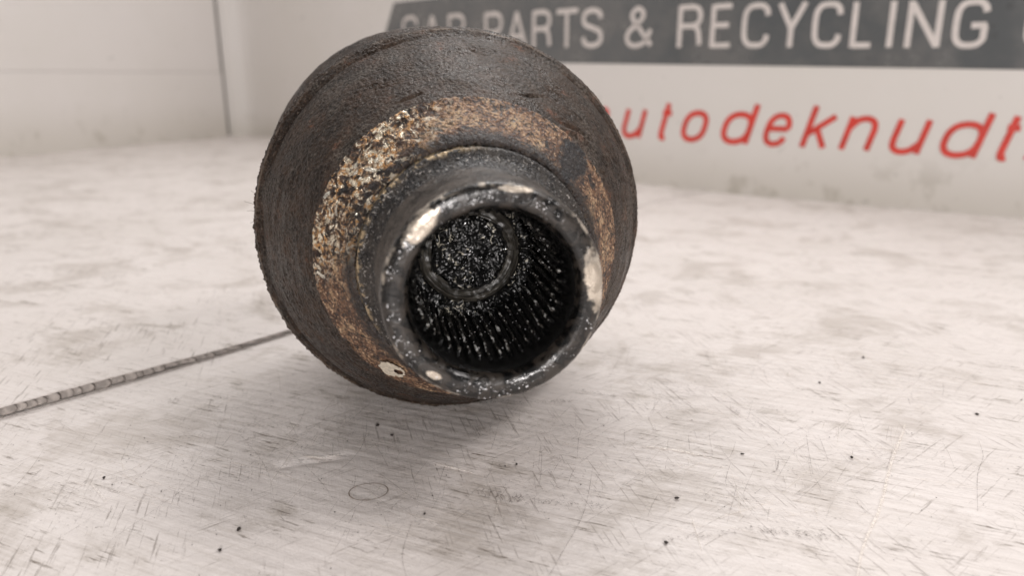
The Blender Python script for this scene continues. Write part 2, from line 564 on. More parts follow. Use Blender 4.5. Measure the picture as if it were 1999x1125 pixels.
def mat_mark(name, base, a):
    m = Mat(name, base=base, rough=0.6)
    n = m.noise(m.mm(), 1.2, 3, 0.7)
    m.set('alpha', m.maprange(n, 0.35, 0.62, 0.15 * a, a))
    return m.m
M['mark_dark'] = mat_mark('dark_scratch', (0.13, 0.10, 0.085), 0.55)
M['mark_mid'] = mat_mark('grey_scratch', (0.28, 0.24, 0.20), 0.50)
M['mark_light'] = mat_mark('pale_scratch', (0.90, 0.84, 0.77), 0.8)

# ------------------------------------------------------------------ tabletop
def ribbon(pts, w, z=0.0, taper=True, lift=0.0):
    """flat strip along pts (x,y) in mm -> verts, faces"""
    pts = np.asarray(pts, float)
    d = np.gradient(pts, axis=0)
    d /= np.linalg.norm(d, axis=1)[:, None] + 1e-9
    nrm = np.stack([-d[:, 1], d[:, 0]], 1)
    n = len(pts)
    t = np.linspace(0, 1, n)
    ww = w * 0.5 * (np.sin(np.pi * np.clip(t, 0.06, 0.94)) ** 0.5 if taper else np.ones(n))
    zz = z + lift * np.sin(np.pi * t)
    A = np.column_stack([pts + nrm * ww[:, None], np.full(n, z)])
    B = np.column_stack([pts - nrm * ww[:, None], np.full(n, z)])
    if lift:
        C = np.column_stack([pts, zz])
        V = np.concatenate([A, C, B])
        i = np.arange(n - 1)
        F = np.concatenate([np.stack([i, i + n, i + n + 1, i + 1], 1), np.stack([i + n, i + 2 * n, i + 2 * n + 1, i + n + 1], 1)])
    else:
        V = np.concatenate([A, B])
        i = np.arange(n - 1)
        F = np.stack([i, i + n, i + n + 1, i + 1], 1)
    return V, F

class Soup:
    def __init__(s): s.V, s.F, s.n = [], [], 0
    def add(s, V, F):
        s.V.append(np.asarray(V, float)); s.F.append(np.asarray(F, int) + s.n); s.n += len(V)
    def build(s, name, mat, parent=None, **k):
        return mesh_obj(name, np.concatenate(s.V), np.concatenate(s.F), mat, parent, **k)

def catmull(C, n=12, closed=False):
    C = [np.array(c, float) for c in C]
    if closed:
        C = [C[-1]] + C + [C[0], C[1]]
    else:
        C = [2 * C[0] - C[1]] + C + [2 * C[-1] - C[-2]]
    out = []
    for i in range(1, len(C) - 2):
        p0, p1, p2, p3 = C[i - 1:i + 3]
        for t in np.linspace(0, 1, n, endpoint=False):
            out.append(.5 * ((2 * p1) + (-p0 + p2) * t + (2 * p0 - 5 * p1 + 4 * p2 - p3) * t * t + (-p0 + 3 * p1 - 3 * p2 + p3) * t ** 3))
    out.append(C[-2])
    return np.array(out)

# front board: one broad sheet with gentle real unevenness
def build_tabletop():
    xs = np.concatenate([np.linspace(-900, -160, 30), np.linspace(-150, 230, 300), np.linspace(240, 900, 40)])
    ys = np.concatenate([np.linspace(-300, 80, 12), np.linspace(84, 420, 260), np.linspace(430, 1300, 60)])
    X, Y = np.meshgrid(xs, ys)
    P = np.stack([X, Y, 0 * X], -1)
    z = 0.18 * fbm(P, 0.035, 3) - 0.10
    # two creases pressed into the sheet
    def crease(ax, ay, bx, by, wid, amp):
        d = np.array([bx - ax, by - ay], float); L = np.linalg.norm(d); d /= L
        u = (X - ax) * d[0] + (Y - ay) * d[1]
        v = -(X - ax) * d[1] + (Y - ay) * d[0]
        e = smooth(-2, 2, u) * (1 - smooth(L - 3, L + 1, u))
        return amp * e * (v / wid) * np.exp(-(v / wid) ** 2)
    z += crease(-52, 147, -36, 152, 1.6, 1.8)
    z += crease(-17, 147.3, -8, 142.8, 0.8, 1.2)
    z += crease(30, 155, 45, 149, 1.0, 0.9)
    z = np.minimum(z, 0.0)
    V = np.stack([X, Y, z], -1).reshape(-1, 3)
    o = mesh_obj('tabletop', V, grid_faces(len(ys), len(xs)), M['board'])
    tag(o, kind='structure')
    return o
tabletop = build_tabletop()

Z0 = 0.03
def walk(x, y, ang, L, curl, n=10):
    pts = [(x, y)]
    for k in range(n):
        ang += curl / n + random.gauss(0, 0.012)
        x += math.cos(ang) * L / n
        y += math.sin(ang) * L / n
        pts.append((x, y))
    return pts

def build_scratches():
    sd, sm, sl = Soup(), Soup(), Soup()
    k = 0
    def put(soup, pts, w, lift=0.0):
        nonlocal k
        k += 1
        V, F = ribbon(pts, w, Z0 + 0.00004 * k, True, lift)
        soup.add(V, F)
    # clusters of fine hairlines
    centres = [(-60, 150), (-45, 165), (-75, 175), (-20, 130), (20, 145), (50, 135), (40, 175), (75, 150), (0, 160), (-90, 140), (60, 200), (110, 190), (-30, 185)]
    for i in range(2600):
        if random.random() < 0.8:
            c = random.choice(centres)
            x, y = c[0] + random.gauss(0, 11), c[1] + random.gauss(0, 8)
        else:
            x, y = random.uniform(-140, 200), random.uniform(100, 330)
        L = random.choice([1.5, 2, 3, 4, 6, 9, 14]) * random.uniform(0.6, 1.4)
        a = random.choice([FL, FL, FL, FL + random.gauss(0, 0.2), random.uniform(0, math.pi), 0.8 + random.gauss(0, .25), 1.4 + random.gauss(0, .15)])
        r = random.random()
        w = random.uniform(0.04, 0.12)
        put(sd if r < 0.42 else sm if r < 0.8 else sl, walk(x, y, a, L, random.gauss(0, 0.10), 6), w if r < .8 else w * 1.6)
    for i in range(60):     # long sweeping ones
        x, y = random.uniform(-110, 140), random.uniform(105, 260)
        put(random.choice([sd, sm, sm]), walk(x, y, random.uniform(0, math.pi), random.uniform(14, 38), random.gauss(0, 0.25), 14), random.uniform(0.06, 0.11))
    # the marks one can point to
    put(sl, catmull([(96.0, 166), (93.4, 161.7), (83.5, 147.1), (72.9, 129.9), (63.5, 116.6), (57.0, 105)]), 0.55)
    put(sd, catmull([(17.7, 145.5), (14.1, 128.1), (8.7, 114.3), (5.3, 106)]), 0.13)
    put(sd, catmull([(-37.0, 174.5), (-34.5, 157.8), (-36.0, 147.1), (-40.3, 139.1)]), 0.12)
    put(sm, [(-31.3, 145.9), (-25, 138.5), (-18.3, 130.8)], 0.16)
    put(sd, catmull([(-19.1, 124.9), (-19.5, 114.3), (-17.2, 106)]), 0.13)
    put(sd, catmull([(109.2, 157.8), (105.5, 150), (99.2, 141.6), (91.1, 128.1)]), 0.13)
    put(sd, catmull([(59.1, 148.2), (57.2, 144.0), (55.5, 142.7)]), 0.3)
    put(sl, [(-16.9, 147.1), (-12, 144.4), (-8.2, 142.7)], 0.7, 0.25)
    put(sl, catmull([(30.5, 154.8), (34, 153.8), (38.4, 152.4), (44.6, 149.3)]), 0.8, 0.2)
    put(sl, [(-47, 150.2), (-42, 149.4), (-38.5, 151.0)], 0.9, 0.3)
    put(sd, catmull([(-50, 147.5), (-45, 148.6), (-40.8, 148.2), (-36, 150.5)]), 0.35)
    for (ax, ay), (bx, by), n, spread in [((-7.3, 135.2), (2, 132.6), 130, 1.1), ((1, 132.6), (18.3, 129.9), 90, 0.8), ((45.3, 122.1), (60.6, 119.7), 170, 0.9),
                                          ((-9, 178.6), (16, 179.6), 150, 0.7), ((16.8, 187.5), (26, 182.4), 60, 0.8), ((-92, 178), (-88, 181), 40, 1.5), ((28, 119), (45, 122), 50, 0.7), ((56, 175), (60, 165), 40, 1.2)]:
        for i in range(n):
            t = random.random()
            x, y = ax + (bx - ax) * t + random.gauss(0, spread), ay + (by - ay) * t + random.gauss(0, spread * .8)
            put(sd, walk(x, y, FL + random.gauss(0, .8), random.uniform(0.25, 0.9), 0, 2), random.uniform(0.1, 0.24))
    for nm, s, mt, lb in (('scratch', sd, 'mark_dark', 'fine dark scratches'), ('scratch', sm, 'mark_mid', 'fine grey scratches'), ('scratch', sl, 'mark_light', 'pale raised scratches')):
        o = s.build(nm, M[mt], tabletop)
        tag(o, label=lb, kind='stuff')
    # the thin brown ring left on the board
    t = np.linspace(0, 2 * math.pi, 73)
    R = 3.55 + 0.22 * np.sin(2 * t + 1)
    pts = np.stack([-29.4 + R * np.cos(t) * 1.05, 135.2 + R * np.sin(t) * 0.95], 1)
    V, F = ribbon(pts, 0.17, Z0 + 0.13, False)
    tag(mesh_obj('ring_mark', V, F, M['stain'], tabletop), label='thin brown ring mark')
build_scratches()

# ------------------------------------------------------------------ rear board with its cut edge
SEAM = catmull([(-260, 20), (-200, 82), (-127, 168.6), (-74, 231.0), (-10, 325), (88, 487.5), (136, 541), (190, 600)], 40)
def build_rear_sheet():
    root = thing('corrugated_sheet', 'white corrugated plastic sheet with open fluted cut edge, left of and behind the joint', 'plastic sheet')
    d = np.gradient(SEAM, axis=0)
    L = np.linalg.norm(d, axis=1)
    d /= L[:, None]
    s = np.concatenate([[0], np.cumsum(np.linalg.norm(np.diff(SEAM, axis=0), axis=1))])
    i0 = np.argmin(np.linalg.norm(SEAM - np.array([-127, 168.6]), axis=1))
    s = s - s[i0]
    hgt = 3.2 - 1.2 * smooth(0, 85, s) - 1.74 * smooth(95, 165, s)
    nin = np.array([-0.762, 0.647])
    dist = np.concatenate([[0, 0.4, 0.9, 2, 4, 8], np.linspace(14, 1100, 90)])
    P = SEAM[:, None, :] + dist[None, :, None] * nin
    edge = SEAM + d * 0
    wob = 0.35 * fbm(np.column_stack([SEAM, 0 * s]), 0.12, 3)
    P = P + (wob[:, None] * np.exp(-dist / 3)[None, :])[..., None] * -nin
    PZ = np.stack([P[..., 0], P[..., 1], 0 * P[..., 0]], -1)
    z = hgt[:, None] + 0.25 * fbm(PZ, 0.03, 3) * smooth(0, 25, dist)[None, :] - 0.05 * np.exp(-dist / 0.5)[None, :]
    n, m = P.shape[:2]
    V = np.stack([P[..., 0], P[..., 1], z], -1).reshape(-1, 3)
    V2 = V.copy(); V2[:, 2] -= 0.22
    F = grid_faces(n, m)
    rim = np.arange(n) * m
    FR = np.stack([rim[:-1], rim[:-1] + n * m, rim[1:] + n * m, rim[1:]], 1)
    o = mesh_obj('top_skin', np.concatenate([V, V2]), np.concatenate([F, F[:, ::-1] + n * m, FR]), M['board_rear'], root)
    # bottom skin
    Vb = V.copy(); Vb[:, 2] = 0.22
    # keep only a strip: the rest is under the top skin
    k = 12
    idx = (np.arange(n)[:, None] * m + np.arange(k)[None, :]).ravel()
    Vs = Vb[idx].copy()
    Vs2 = Vs.copy(); Vs2[:, 2] = 0.02
    Vs[:, :2] -= nin * 0.3 * 0
    rimb = np.arange(n) * k
    mesh_obj('bottom_skin', np.concatenate([Vs, Vs2]), np.concatenate([grid_faces(n, k), np.stack([rimb[:-1], rimb[:-1] + n * k, rimb[1:] + n * k, rimb[1:]], 1)]), M['board_rear'], root)
    # flute walls: crushed leaves of plastic filling the edge
    u = -20.0
    r2 = random.Random(5)
    while u < 110:
        w = r2.uniform(2.7, 3.9)
        j = int(np.argmin(np.abs(s - u)))
        a = SEAM[j]; dd = d[j]
        h = hgt[j] - 0.40
        lean = r2.uniform(-0.1, 0.5)
        nose = r2.uniform(0.35, 0.8)
        lift = r2.uniform(0.0, 0.22)
        crush = u > 40
        V = []
        R, C = 8, 9
        for a_ in range(R):
            tz = a_ / (R - 1)
            for b_ in range(C):
                tu = b_ / (C - 1)
                uu = u + tu * w * 1.06 + (nose * math.sin(math.pi * tz) ** 0.7 + lean * (0.5 - tz)) * tu
                out = -2.2 + 2.1 * tu ** (0.6 if not crush else 1.3) + 0.22 * math.sin(math.pi * tz) * tu
                if tu > 0.85: out -= 0.15
                lo = 0.24 + lift * h * tu * (1.6 if crush else 1)
                hi = 0.24 + h * (0.99 - (0.10 if not crush else 0.28) * tu ** 3)
                zz = lo + (hi - lo) * tz
                q = a + dd * (uu - u) - nin * out
                V.append((q[0], q[1], zz))
        fo = mesh_obj('flute_wall', V, grid_faces(R, C), M['flute'], root)
        so = fo.modifiers.new('thickness', 'SOLIDIFY'); so.thickness = 0.12 * MM; so.offset = 1
        u += w * 0.92
    return root
build_rear_sheet()

# ------------------------------------------------------------------ walls
WC = catmull([(-399, 1072), (-340, 1060), (-140, 850), (97, 589), (308, 437), (520, 300), (700, 200)], 40)
WS = np.concatenate([[0], np.cumsum(np.linalg.norm(np.diff(WC, axis=0), axis=1))])
def wpt(s, z, off=0.0):
    s = np.asarray(s, float)
    x = np.interp(s, WS, WC[:, 0]); y = np.interp(s, WS, WC[:, 1])
    x2 = np.interp(s + 1, WS, WC[:, 0]); y2 = np.interp(s + 1, WS, WC[:, 1])
    dx, dy = x2 - x, y2 - y
    l = np.sqrt(dx * dx + dy * dy) + 1e-9
    nx, ny = dy / l, -dx / l              # towards the camera side
    return np.stack([x + nx * off * -1 * -1, y + ny * off, np.broadcast_to(np.asarray(z, float), x.shape)], -1)

def slab_on_wall(name, s0, s1, z0, z1, off, thick, mat, parent, n=80, slant=0.0, taper=(0, 0)):
    S = np.linspace(s0, s1, n)
    V = []
    t = np.linspace(0, 1, n)
    zb = z0 + taper[0] * t
    zt = z1 + taper[1] * t
    sb = S + slant * (1 - t) * 0
    A = wpt(S, zb, off); B = wpt(S + slant * (1 - t) ** 8, zt, off)
    A2 = wpt(S, zb, off - thick); B2 = wpt(S + slant * (1 - t) ** 8, zt, off - thick)
    V = np.concatenate([A, B, B2, A2])
    i = np.arange(n - 1)
    F = [np.stack([i + a * n, i + 1 + a * n, i + 1 + b * n, i + b * n], 1) for a, b in ((0, 1), (1, 2), (2, 3), (3, 0))]
    F = np.concatenate(F + [np.array([[0, n, 2 * n, 3 * n], [n - 1, 4 * n - 1, 3 * n - 1, 2 * n - 1]])])
    return mesh_obj(name, V, F, mat, parent, smooth_shade=False)

STROKES = {
 'C': [(.97, .74), (.93, .88), (.75, .985), (.5, 1), (.22, .97), (.05, .84), (0, .65), (0, .35), (.05, .16), (.22, .03), (.5, 0), (.75, .015), (.93, .12), (.97, .26)],
 'G': [(.97, .76), (.93, .88), (.75, .985), (.5, 1), (.22, .97), (.05, .84), (0, .65), (0, .35), (.05, .16), (.22, .03), (.5, 0), (.78, .03), (.95, .13), (.97, .25)],
 'S': [(.95, .76), (.88, .92), (.5, 1), (.13, .93), (.03, .76), (.12, .61), (.5, .51), (.88, .40), (.98, .23), (.88, .07), (.5, 0), (.12, .07), (.02, .25)],
 'Rb': [(0, 1), (.35, 1), (.62, 1), (.88, .93), (.97, .755), (.88, .58), (.62, .51), (.35, .51), (0, .51)],
 'Rl': [(.62, .51), (.84, .44), (.93, .28), (.96, .12), (.97, 0)],
 'Pb': [(0, 1), (.35, 1), (.62, 1), (.88, .92), (.97, .72), (.88, .52), (.62, .44), (.35, .44), (0, .44)],
 '&': [(1, 0), (.62, .36), (.26, .70), (.20, .86), (.42, 1), (.64, .90), (.62, .74), (.36, .56), (.08, .38), (0, .21), (.12, .05), (.40, 0), (.74, .10), (.97, .42)],
}
def glyph(c):
    """list of (points, smooth) in a unit box"""
    S = STROKES
    L = lambda *p: (p, False)
    K = lambda p, **k: (p, True)
    oval = [(1, .5), (.96, .75), (.8, .93), (.5, 1), (.2, .93), (.04, .75), (0, .5), (.04, .25), (.2, .07), (.5, 0), (.8, .07), (.96, .25), (1, .5)]
    return {
        'C': [K(S['C'])], 'S': [K(S['S'])], '&': [K(S['&'])],
        'G': [K(S['G']), L((.97, .20), (.97, .46)), L((1.03, .46), (.52, .46))],
        'A': [L((0, -.05), (.5, 1.03)), L((.5, 1.03), (1, -.05)), L((.18, .3), (.82, .3))],
        'R': [L((0, -.05), (0, 1.05)), K(S['Rb']), K(S['Rl'])],
        'P': [L((0, -.05), (0, 1.05)), K(S['Pb'])],
        'T': [L((-.08, 1), (1.08, 1)), L((.5, 1), (.5, -.05))],
        'E': [L((0, -.05), (0, 1.05)), L((0, 1), (1, 1)), L((0, .52), (.88, .52)), L((0, 0), (1, 0))],
        'Y': [L((0, 1.05), (.5, .42)), L((1, 1.05), (.5, .42)), L((.5, .46), (.5, -.05))],
        'L': [L((0, 1.05), (0, -.05)), L((0, 0), (1, 0))],
        'I': [L((.5, 1.05), (.5, -.05))],
        'N': [L((0, -.05), (0, 1.05)), L((0, 1.03), (1, -.03)), L((1, -.05), (1, 1.05))],
        'a': [K([(.08, .78), (.2, .95), (.5, 1), (.82, .94), (.94, .72), (.94, 0)]), K([(.94, .58), (.55, .55), (.12, .45), (.0, .25), (.15, .03), (.5, 0), (.82, .12), (.94, .35)])],
        'u': [K([(0, 1.05), (0, .7), (0, .35), (.08, .12), (.35, 0), (.7, .05), (1, .30)]), L((1, 1.05), (1, -.05))],
        't': [K([(.40, 1.32), (.40, .8), (.40, .28), (.47, .06), (.66, 0), (.95, .02)]), L((0, .96), (1, .96))],
        'o': [K(oval)],
        'd': [K(oval), L((1, 1.36), (1, -.05))],
        'e': [L((.0, .54), (1, .54)), K([(1, .54), (.96, .76), (.8, .93), (.5, 1), (.2, .93), (.04, .75), (0, .5), (.04, .25), (.2, .07), (.5, 0), (.8, .06), (.97, .24)])],
        'k': [L((0, 1.36), (0, -.05)), L((0.0, .38), (.98, 1.03)), L((.36, .60), (.92, -.05))],
        'n': [L((0, -.05), (0, 1.05)), K([(0, .66), (.25, .93), (.58, 1), (.88, .90), (1, .66), (1, .3), (1, -.05)])],
        '.': [L((0, .0), (0, .16))],
    }[c]

_layer = [0]
def letter(c, sl, sr, base, height, stroke, mat, parent, shear=0.0, off=0.35):
    hs = stroke / 2
    sp = Soup()
    top = {'d': 1.36, 'k': 1.36, 't': 1.32}.get(c, 1.0)
    w = (sr - sl) - stroke - shear * height * (0 if c in '.' else 1)
    if c in ('I', '.'): w = 0.01
    for pts, sm in glyph(c):
        q = catmull(pts, 7) if sm else np.array([np.array(pts[0]) * (1 - t) + np.array(pts[1]) * t for t in np.linspace(0, 1, 6)])
        h = height - stroke
        X = sl + hs + q[:, 0] * w + shear * (q[:, 1] * height)
        Y = base + hs + q[:, 1] * h
        if c == 'I': X = X * 0 + (sl + sr) / 2
        P = np.stack([X, Y], 1)
        d = np.gradient(P, axis=0)
        d /= np.linalg.norm(d, axis=1)[:, None] + 1e-9
        nr = np.stack([-d[:, 1], d[:, 0]], 1)
        A, B = P + nr * hs, P - nr * hs
        _layer[0] += 1
        o = off + 0.02 * (_layer[0] % 9)
        n = len(P)
        V = np.concatenate([wpt(A[:, 0], A[:, 1], o), wpt(B[:, 0], B[:, 1], o)])
        i = np.arange(n - 1)
        sp.add(V, np.stack([i, i + n, i + n + 1, i + 1], 1))
    ob = sp.build('letter', mat, parent)
    ob['label'] = 'letter ' + c if c not in '&.' else ('ampersand' if c == '&' else 'full stop')
    return ob

def build_sign():
    root = thing('sign_board', 'white sign board behind the joint, pale capitals on a grey band above red italics', 'sign')
    slab_on_wall('board', 0, WS[-1] - 2, -1.0, 420, 0, 3.0, M['sign'], root, 160)
    # band: slanted left end, edges falling slightly to the right
    n = 120
    S = np.linspace(0, 1, n)
    sb, st, se = 344, 380.5, 1120
    Sb = sb + (se - sb) * S; St = st + (se - st) * S
    zb = lambda s: 97.6 - (s - 380) * 0.0211
    zt = lambda s: 156 - (s - 380) * 0.0100
    A = wpt(Sb, zb(Sb), 0.25); B = wpt(St, zt(St), 0.25)
    i = np.arange(n - 1)
    mesh_obj('band', np.concatenate([A, B]), np.stack([i, i + 1, i + 1 + n, i + n], 1), M['band'], root)
    row1 = [('C', 394.6, 424), ('A', 433, 464), ('R', 474.8, 502.6), ('P', 531.1, 557.1), ('A', 562, 588.5), ('R', 594.9, 618.1), ('T', 623.4, 647.4), ('S', 650.7, 673.5),
            ('&', 694.5, 719.5), ('R', 739.6, 759.2), ('E', 765, 781.6), ('C', 787.6, 807.2), ('Y', 811, 830.5), ('C', 834.1, 852.8), ('L', 857.6, 871.9),
            ('I', 878.1, 883.3), ('N', 889, 908.3), ('G', 913.8, 932.3), ('C', 949.7, 969)]
    for c, l, r in row1:
        mid = (l + r) / 2
        base = 104.6 - (mid - 600) * 0.0215
        cap = 32.2 - (mid - 480) * 0.0100
        letter(c, l, r, base, cap, 3.9 if mid < 700 else 3.5, M['letter'], root)
    row2 = [('a', 664.3, 684.0), ('u', 693.6, 717.8), ('t', 724.6, 741.0), ('o', 745.3, 770.5), ('d', 776.5, 803.7), ('e', 807.1, 829.4),
            ('k', 833.8, 857.2), ('n', 858.6, 882.5), ('u', 887.0, 911.2), ('d', 914.9, 941.7), ('t', 943.6, 958.6), ('.', 960.5, 964.5)]
    for c, l, r in row2:
        mid = (l + r) / 2
        base = 34.9 - max(0, mid - 860) * 0.022
        xh = 23.2 - max(0, mid - 800) * 0.006
        letter(c, l, r, base, xh, 4.0 if mid < 800 else 3.7, M['red'], root, shear=0.22)
    return root
build_sign()

def build_left_wall():
    A = np.array([-398.8, 1072.0]); B = np.array([-530.7, 779.5])
    d = (B - A) / np.linalg.norm(B - A)
    nrm = np.array([-d[1], d[0]])
    if nrm @ (np.array([0, 0]) - A) < 0: nrm = -nrm
    root = bpy.data.objects.new('wall_left', None)
    COL.objects.link(root)
    root['kind'] = 'structure'
    Lw = 900.0
    def panel(z0, z1, off, u0=3.5):
        n = 40
        U = np.linspace(u0, Lw, n)
        # cross section with softly rounded long edges
        prof = [(off - 3, z0), (off - 0.5, z0), (off, z0 + 0.8), (off, z1 - 0.8), (off - 0.5, z1), (off - 3, z1)]
        V = []
        for u in U:
            for o, z in prof:
                V.append((A[0] + d[0] * u + nrm[0] * o, A[1] + d[1] * u + nrm[1] * o, z - (z > 5) * 0.0))
        return mesh_obj('panel', V, grid_faces(n, len(prof)), M['wall'], root, smooth_shade=False)
    panel(-1, 86.4, 0.0)
    panel(86.7, 420, -0.9)
    # dark joint behind the corner and behind the crease
    p0 = A + nrm * -3.2 - d * 12
    p1 = A + nrm * -3.2 + d * Lw
    mesh_obj('backing', [(p0[0], p0[1], -1), (p1[0], p1[1], -1), (p1[0], p1[1], 420), (p0[0], p0[1], 420)], [(0, 1, 2, 3)], M['dark'], root)
build_left_wall()

# ------------------------------------------------------------------ the joint
YAW = 0.19
joint = thing('drive_joint', 'greasy black steel drive joint with rust-brown ring and open splined tube', 'car part', (-13.5, 175.4, 46.6), YAW)
# local frame: axis along -y towards the camera, x right, z up; angle 0 = right, 90 deg = up

def resample(prof, ds):
    prof = np.asarray(prof, float)
    out = [prof[0]]
    for a, b in zip(prof[:-1], prof[1:]):
        n = max(1, int(round(np.linalg.norm(b - a) / ds)))
        for k in range(1, n + 1):
            out.append(a + (b - a) * k / n)
    return np.array(out)

def lathe(name, prof, nseg, ds, disp, mat, smooth_prof=True, parent=None):
    """prof: (s, r) pairs, s = mm in front of the rim. disp(theta, s, r, xyz) -> (normal offset)"""
    P = resample(prof, ds)
    if smooth_prof and len(P) > 6:
        for _ in range(2):
            Q = P.copy(); Q[1:-1] = (P[:-2] + 2 * P[1:-1] + P[2:]) / 4; P = Q
    T = np.gradient(P, axis=0)
    T /= np.linalg.norm(T, axis=1)[:, None] + 1e-9
    N = np.stack([-T[:, 1], T[:, 0]], 1)           # (ns, nr)
    th = np.linspace(0, 2 * math.pi, nseg, endpoint=False)
    s = P[:, 0][:, None] + 0 * th[None, :]
    r = P[:, 1][:, None] + 0 * th[None, :]
    TH = th[None, :] + 0 * s
    xyz = np.stack([r * np.cos(TH), -s, r * np.sin(TH)], -1)
    dsp = disp(TH, s, r, xyz) if disp else 0 * s
    s = s + N[:, 0][:, None] * dsp
    r = r + N[:, 1][:, None] * dsp
    xyz = np.stack([r * np.cos(TH), -s, r * np.sin(TH)], -1)
    L = np.concatenate([[0], np.cumsum(np.linalg.norm(np.diff(P, axis=0), axis=1))])
    uv = np.stack([TH * np.maximum(P[:, 1][:, None], 4), L[:, None] + 0 * TH], -1).reshape(-1, 2)
    F = grid_faces(len(P), nseg, True)[:, ::-1]
    return mesh_obj(name, xyz.reshape(-1, 3), F, mat, parent or joint, uv=uv)

def gauss2(TH, s, th0, s0, dth, ds_, rot=0.0, r=38.0):
    a = (np.mod(TH - th0 + math.pi, 2 * math.pi) - math.pi) * r
    b = s - s0
    u = a * math.cos(rot) + b * math.sin(rot)
    v = -a * math.sin(rot) + b * math.cos(rot)
    return np.exp(-(u / dth) ** 2 - (v / ds_) ** 2)

def disp_body(TH, s, r, xyz):
    d = 0.17 * fbm(xyz, 1.25, 3, 0.75) + 0.34 * fbm(xyz, 0.12, 3)
    # ragged crust along the outer edge
    d -= 0.40 * np.exp(-((s - 1.6) / 0.45) ** 2) * smooth(-0.25, 0.1, fbm(xyz, 0.05, 2))
    e = np.exp(-((s + 2.5) / 3.0) ** 2)
    left = smooth(-0.2, 0.6, np.cos(TH - math.pi * 1.08))
    d += e * (0.2 + 0.6 * left) * np.maximum(0, fbm(xyz, 0.8, 3, 0.7)) * 0.9
    # handling marks
    D = math.radians
    d -= 0.9 * gauss2(TH, s, D(109), 22, 2.6, 0.28, 0.05)
    d -= 0.8 * gauss2(TH, s, D(66), 20, 2.6, 0.35, 0.5)
    d -= 0.9 * gauss2(TH, s, D(46), 21.0, 4.6, 0.6, 0.35)
    d += 0.8 * gauss2(TH, s, D(45), 22.3, 4.2, 0.7, 0.35)
    for k in range(34):
        a, b = rng.uniform(-40, 70), rng.uniform(3, 24)
        d += rng.choice([-0.35, 0.3, -0.25]) * gauss2(TH, s, D(a), b, rng.uniform(0.4, 2.6), rng.uniform(0.2, 0.5), rng.normal(0.1, 0.6))
    blot = gauss2(TH, s, D(84), 8, 5.5, 2.2, 0.2) + 0.7 * gauss2(TH, s, D(118), 14, 6, 4, 0.4) + 0.8 * gauss2(TH, s, D(25), 12, 6, 5) + 0.5 * gauss2(TH, s, D(200), 12, 9, 5)
    d += blot * 0.75 * np.minimum(0.08, fbm(xyz, 0.8, 3, 0.7))
    smear = np.stack([TH * 38 * 0.10, s * 0.7, 0 * s], -1)
    d += 0.16 * fbm(smear, 1.0, 3, 0.6) * (0.3 + smooth(-0.3, 0.6, np.cos(TH - D(250))))
    return d

# bell: rear skirt, rolled edge, cone up to the shoulder
lathe('bell_housing', [(-20, 44.6), (-10, 45.4), (-6.0, 46.3), (-1.6, 46.3), (-0.9, 46.0), (-0.2, 45.7), (0.5, 44.9), (2.2, 43.8), (5, 42.6), (9, 40.8), (14, 38.2), (20, 34.7), (25.4, 31.2)],
      1400, 0.26, disp_body, M['coat'])
# rear body behind the edge
def disp_rear(TH, s, r, xyz):
    return 0.3 * fbm(xyz, 0.3, 3) + 2.7 * np.maximum(0, np.cos(TH - math.radians(128))) ** 2 * smooth(-62, -40, s) * (1 - smooth(-26, -19, s))
lathe('rear_cup', [(-64, 0.5), (-64, 26), (-60, 34), (-52, 40), (-44, 42.5), (-38, 43.5), (-36.5, 46.2), (-30, 46.4), (-28.5, 44.6), (-19, 44.2)], 260, 1.5, disp_rear, M['coat'])

def disp_rust(TH, s, r, xyz):
    d = 0.20 * fbm(xyz, 0.8, 3, 0.7) + 0.15 * fbm(xyz, 0.2, 2)
    side = smooth(12, 26, -0.80 * xyz[..., 0] + 0.60 * xyz[..., 2])
    ch = fbm(xyz, 0.55, 3, 0.7)
    d += side * smooth(-0.1, 0.15, ch) * 0.28
    return d
lathe('rusty_shoulder', [(25.0, 31.6), (25.8, 31.0), (26.6, 30.2), (31.5, 26.4), (34.2, 24.6), (35.0, 23.9), (34.8, 23.2)], 1000, 0.26, disp_rust, M['rust'])

def disp_collar(TH, s, r, xyz):
    return 0.16 * fbm(xyz, 0.9, 3, 0.7) + 0.12 * fbm(xyz, 0.25, 2)
lathe('collar', [(34.2, 23.5), (34.6, 23.1), (35.6, 22.9), (36.6, 22.9), (37.1, 22.4), (37.2, 21.9), (38.4, 20.8), (39.8, 20.0), (41.6, 19.6)], 800, 0.25, disp_collar, M['collar'])

def disp_tube(TH, s, r, xyz):
    d = 0.12 * fbm(xyz, 0.6, 3)
    d += 0.5 * np.exp(-((s - 55.0) / 1.4) ** 2) * np.maximum(-0.1, fbm(xyz, 0.35, 3))
    return d
lathe('tube', [(41.2, 19.75), (43.5, 19.3), (52, 19.1), (54.6, 19.1), (55.6, 18.95)], 700, 0.3, disp_tube, M['tube'])

def disp_rim(TH, s, r, xyz):
    return 0.13 * fbm(xyz, 0.30, 3, 0.5) + 0.1
lathe('rim_face', [(55.4, 19.0), (56.2, 18.8), (56.7, 18.2), (56.9, 17.4), (56.9, 16.0), (56.5, 15.2), (55.6, 14.75), (54.6, 14.6)], 800, 0.2, disp_rim, M['rim'])

# bore wall: smooth mouth then the ground between the teeth
def disp_bore(TH, s, r, xyz):
    d = 0.12 * fbm(xyz, 0.6, 3)
    d += 0.30 * (1 - smooth(46, 51, s)) * fbm(xyz, 1.1, 3, 0.6)
    return d
lathe('bore_wall', [(54.7, 14.65), (53.5, 14.3), (51.0, 14.1), (50.6, 13.9), (22, 13.9)], 520, 0.35, disp_bore, M['grease'])

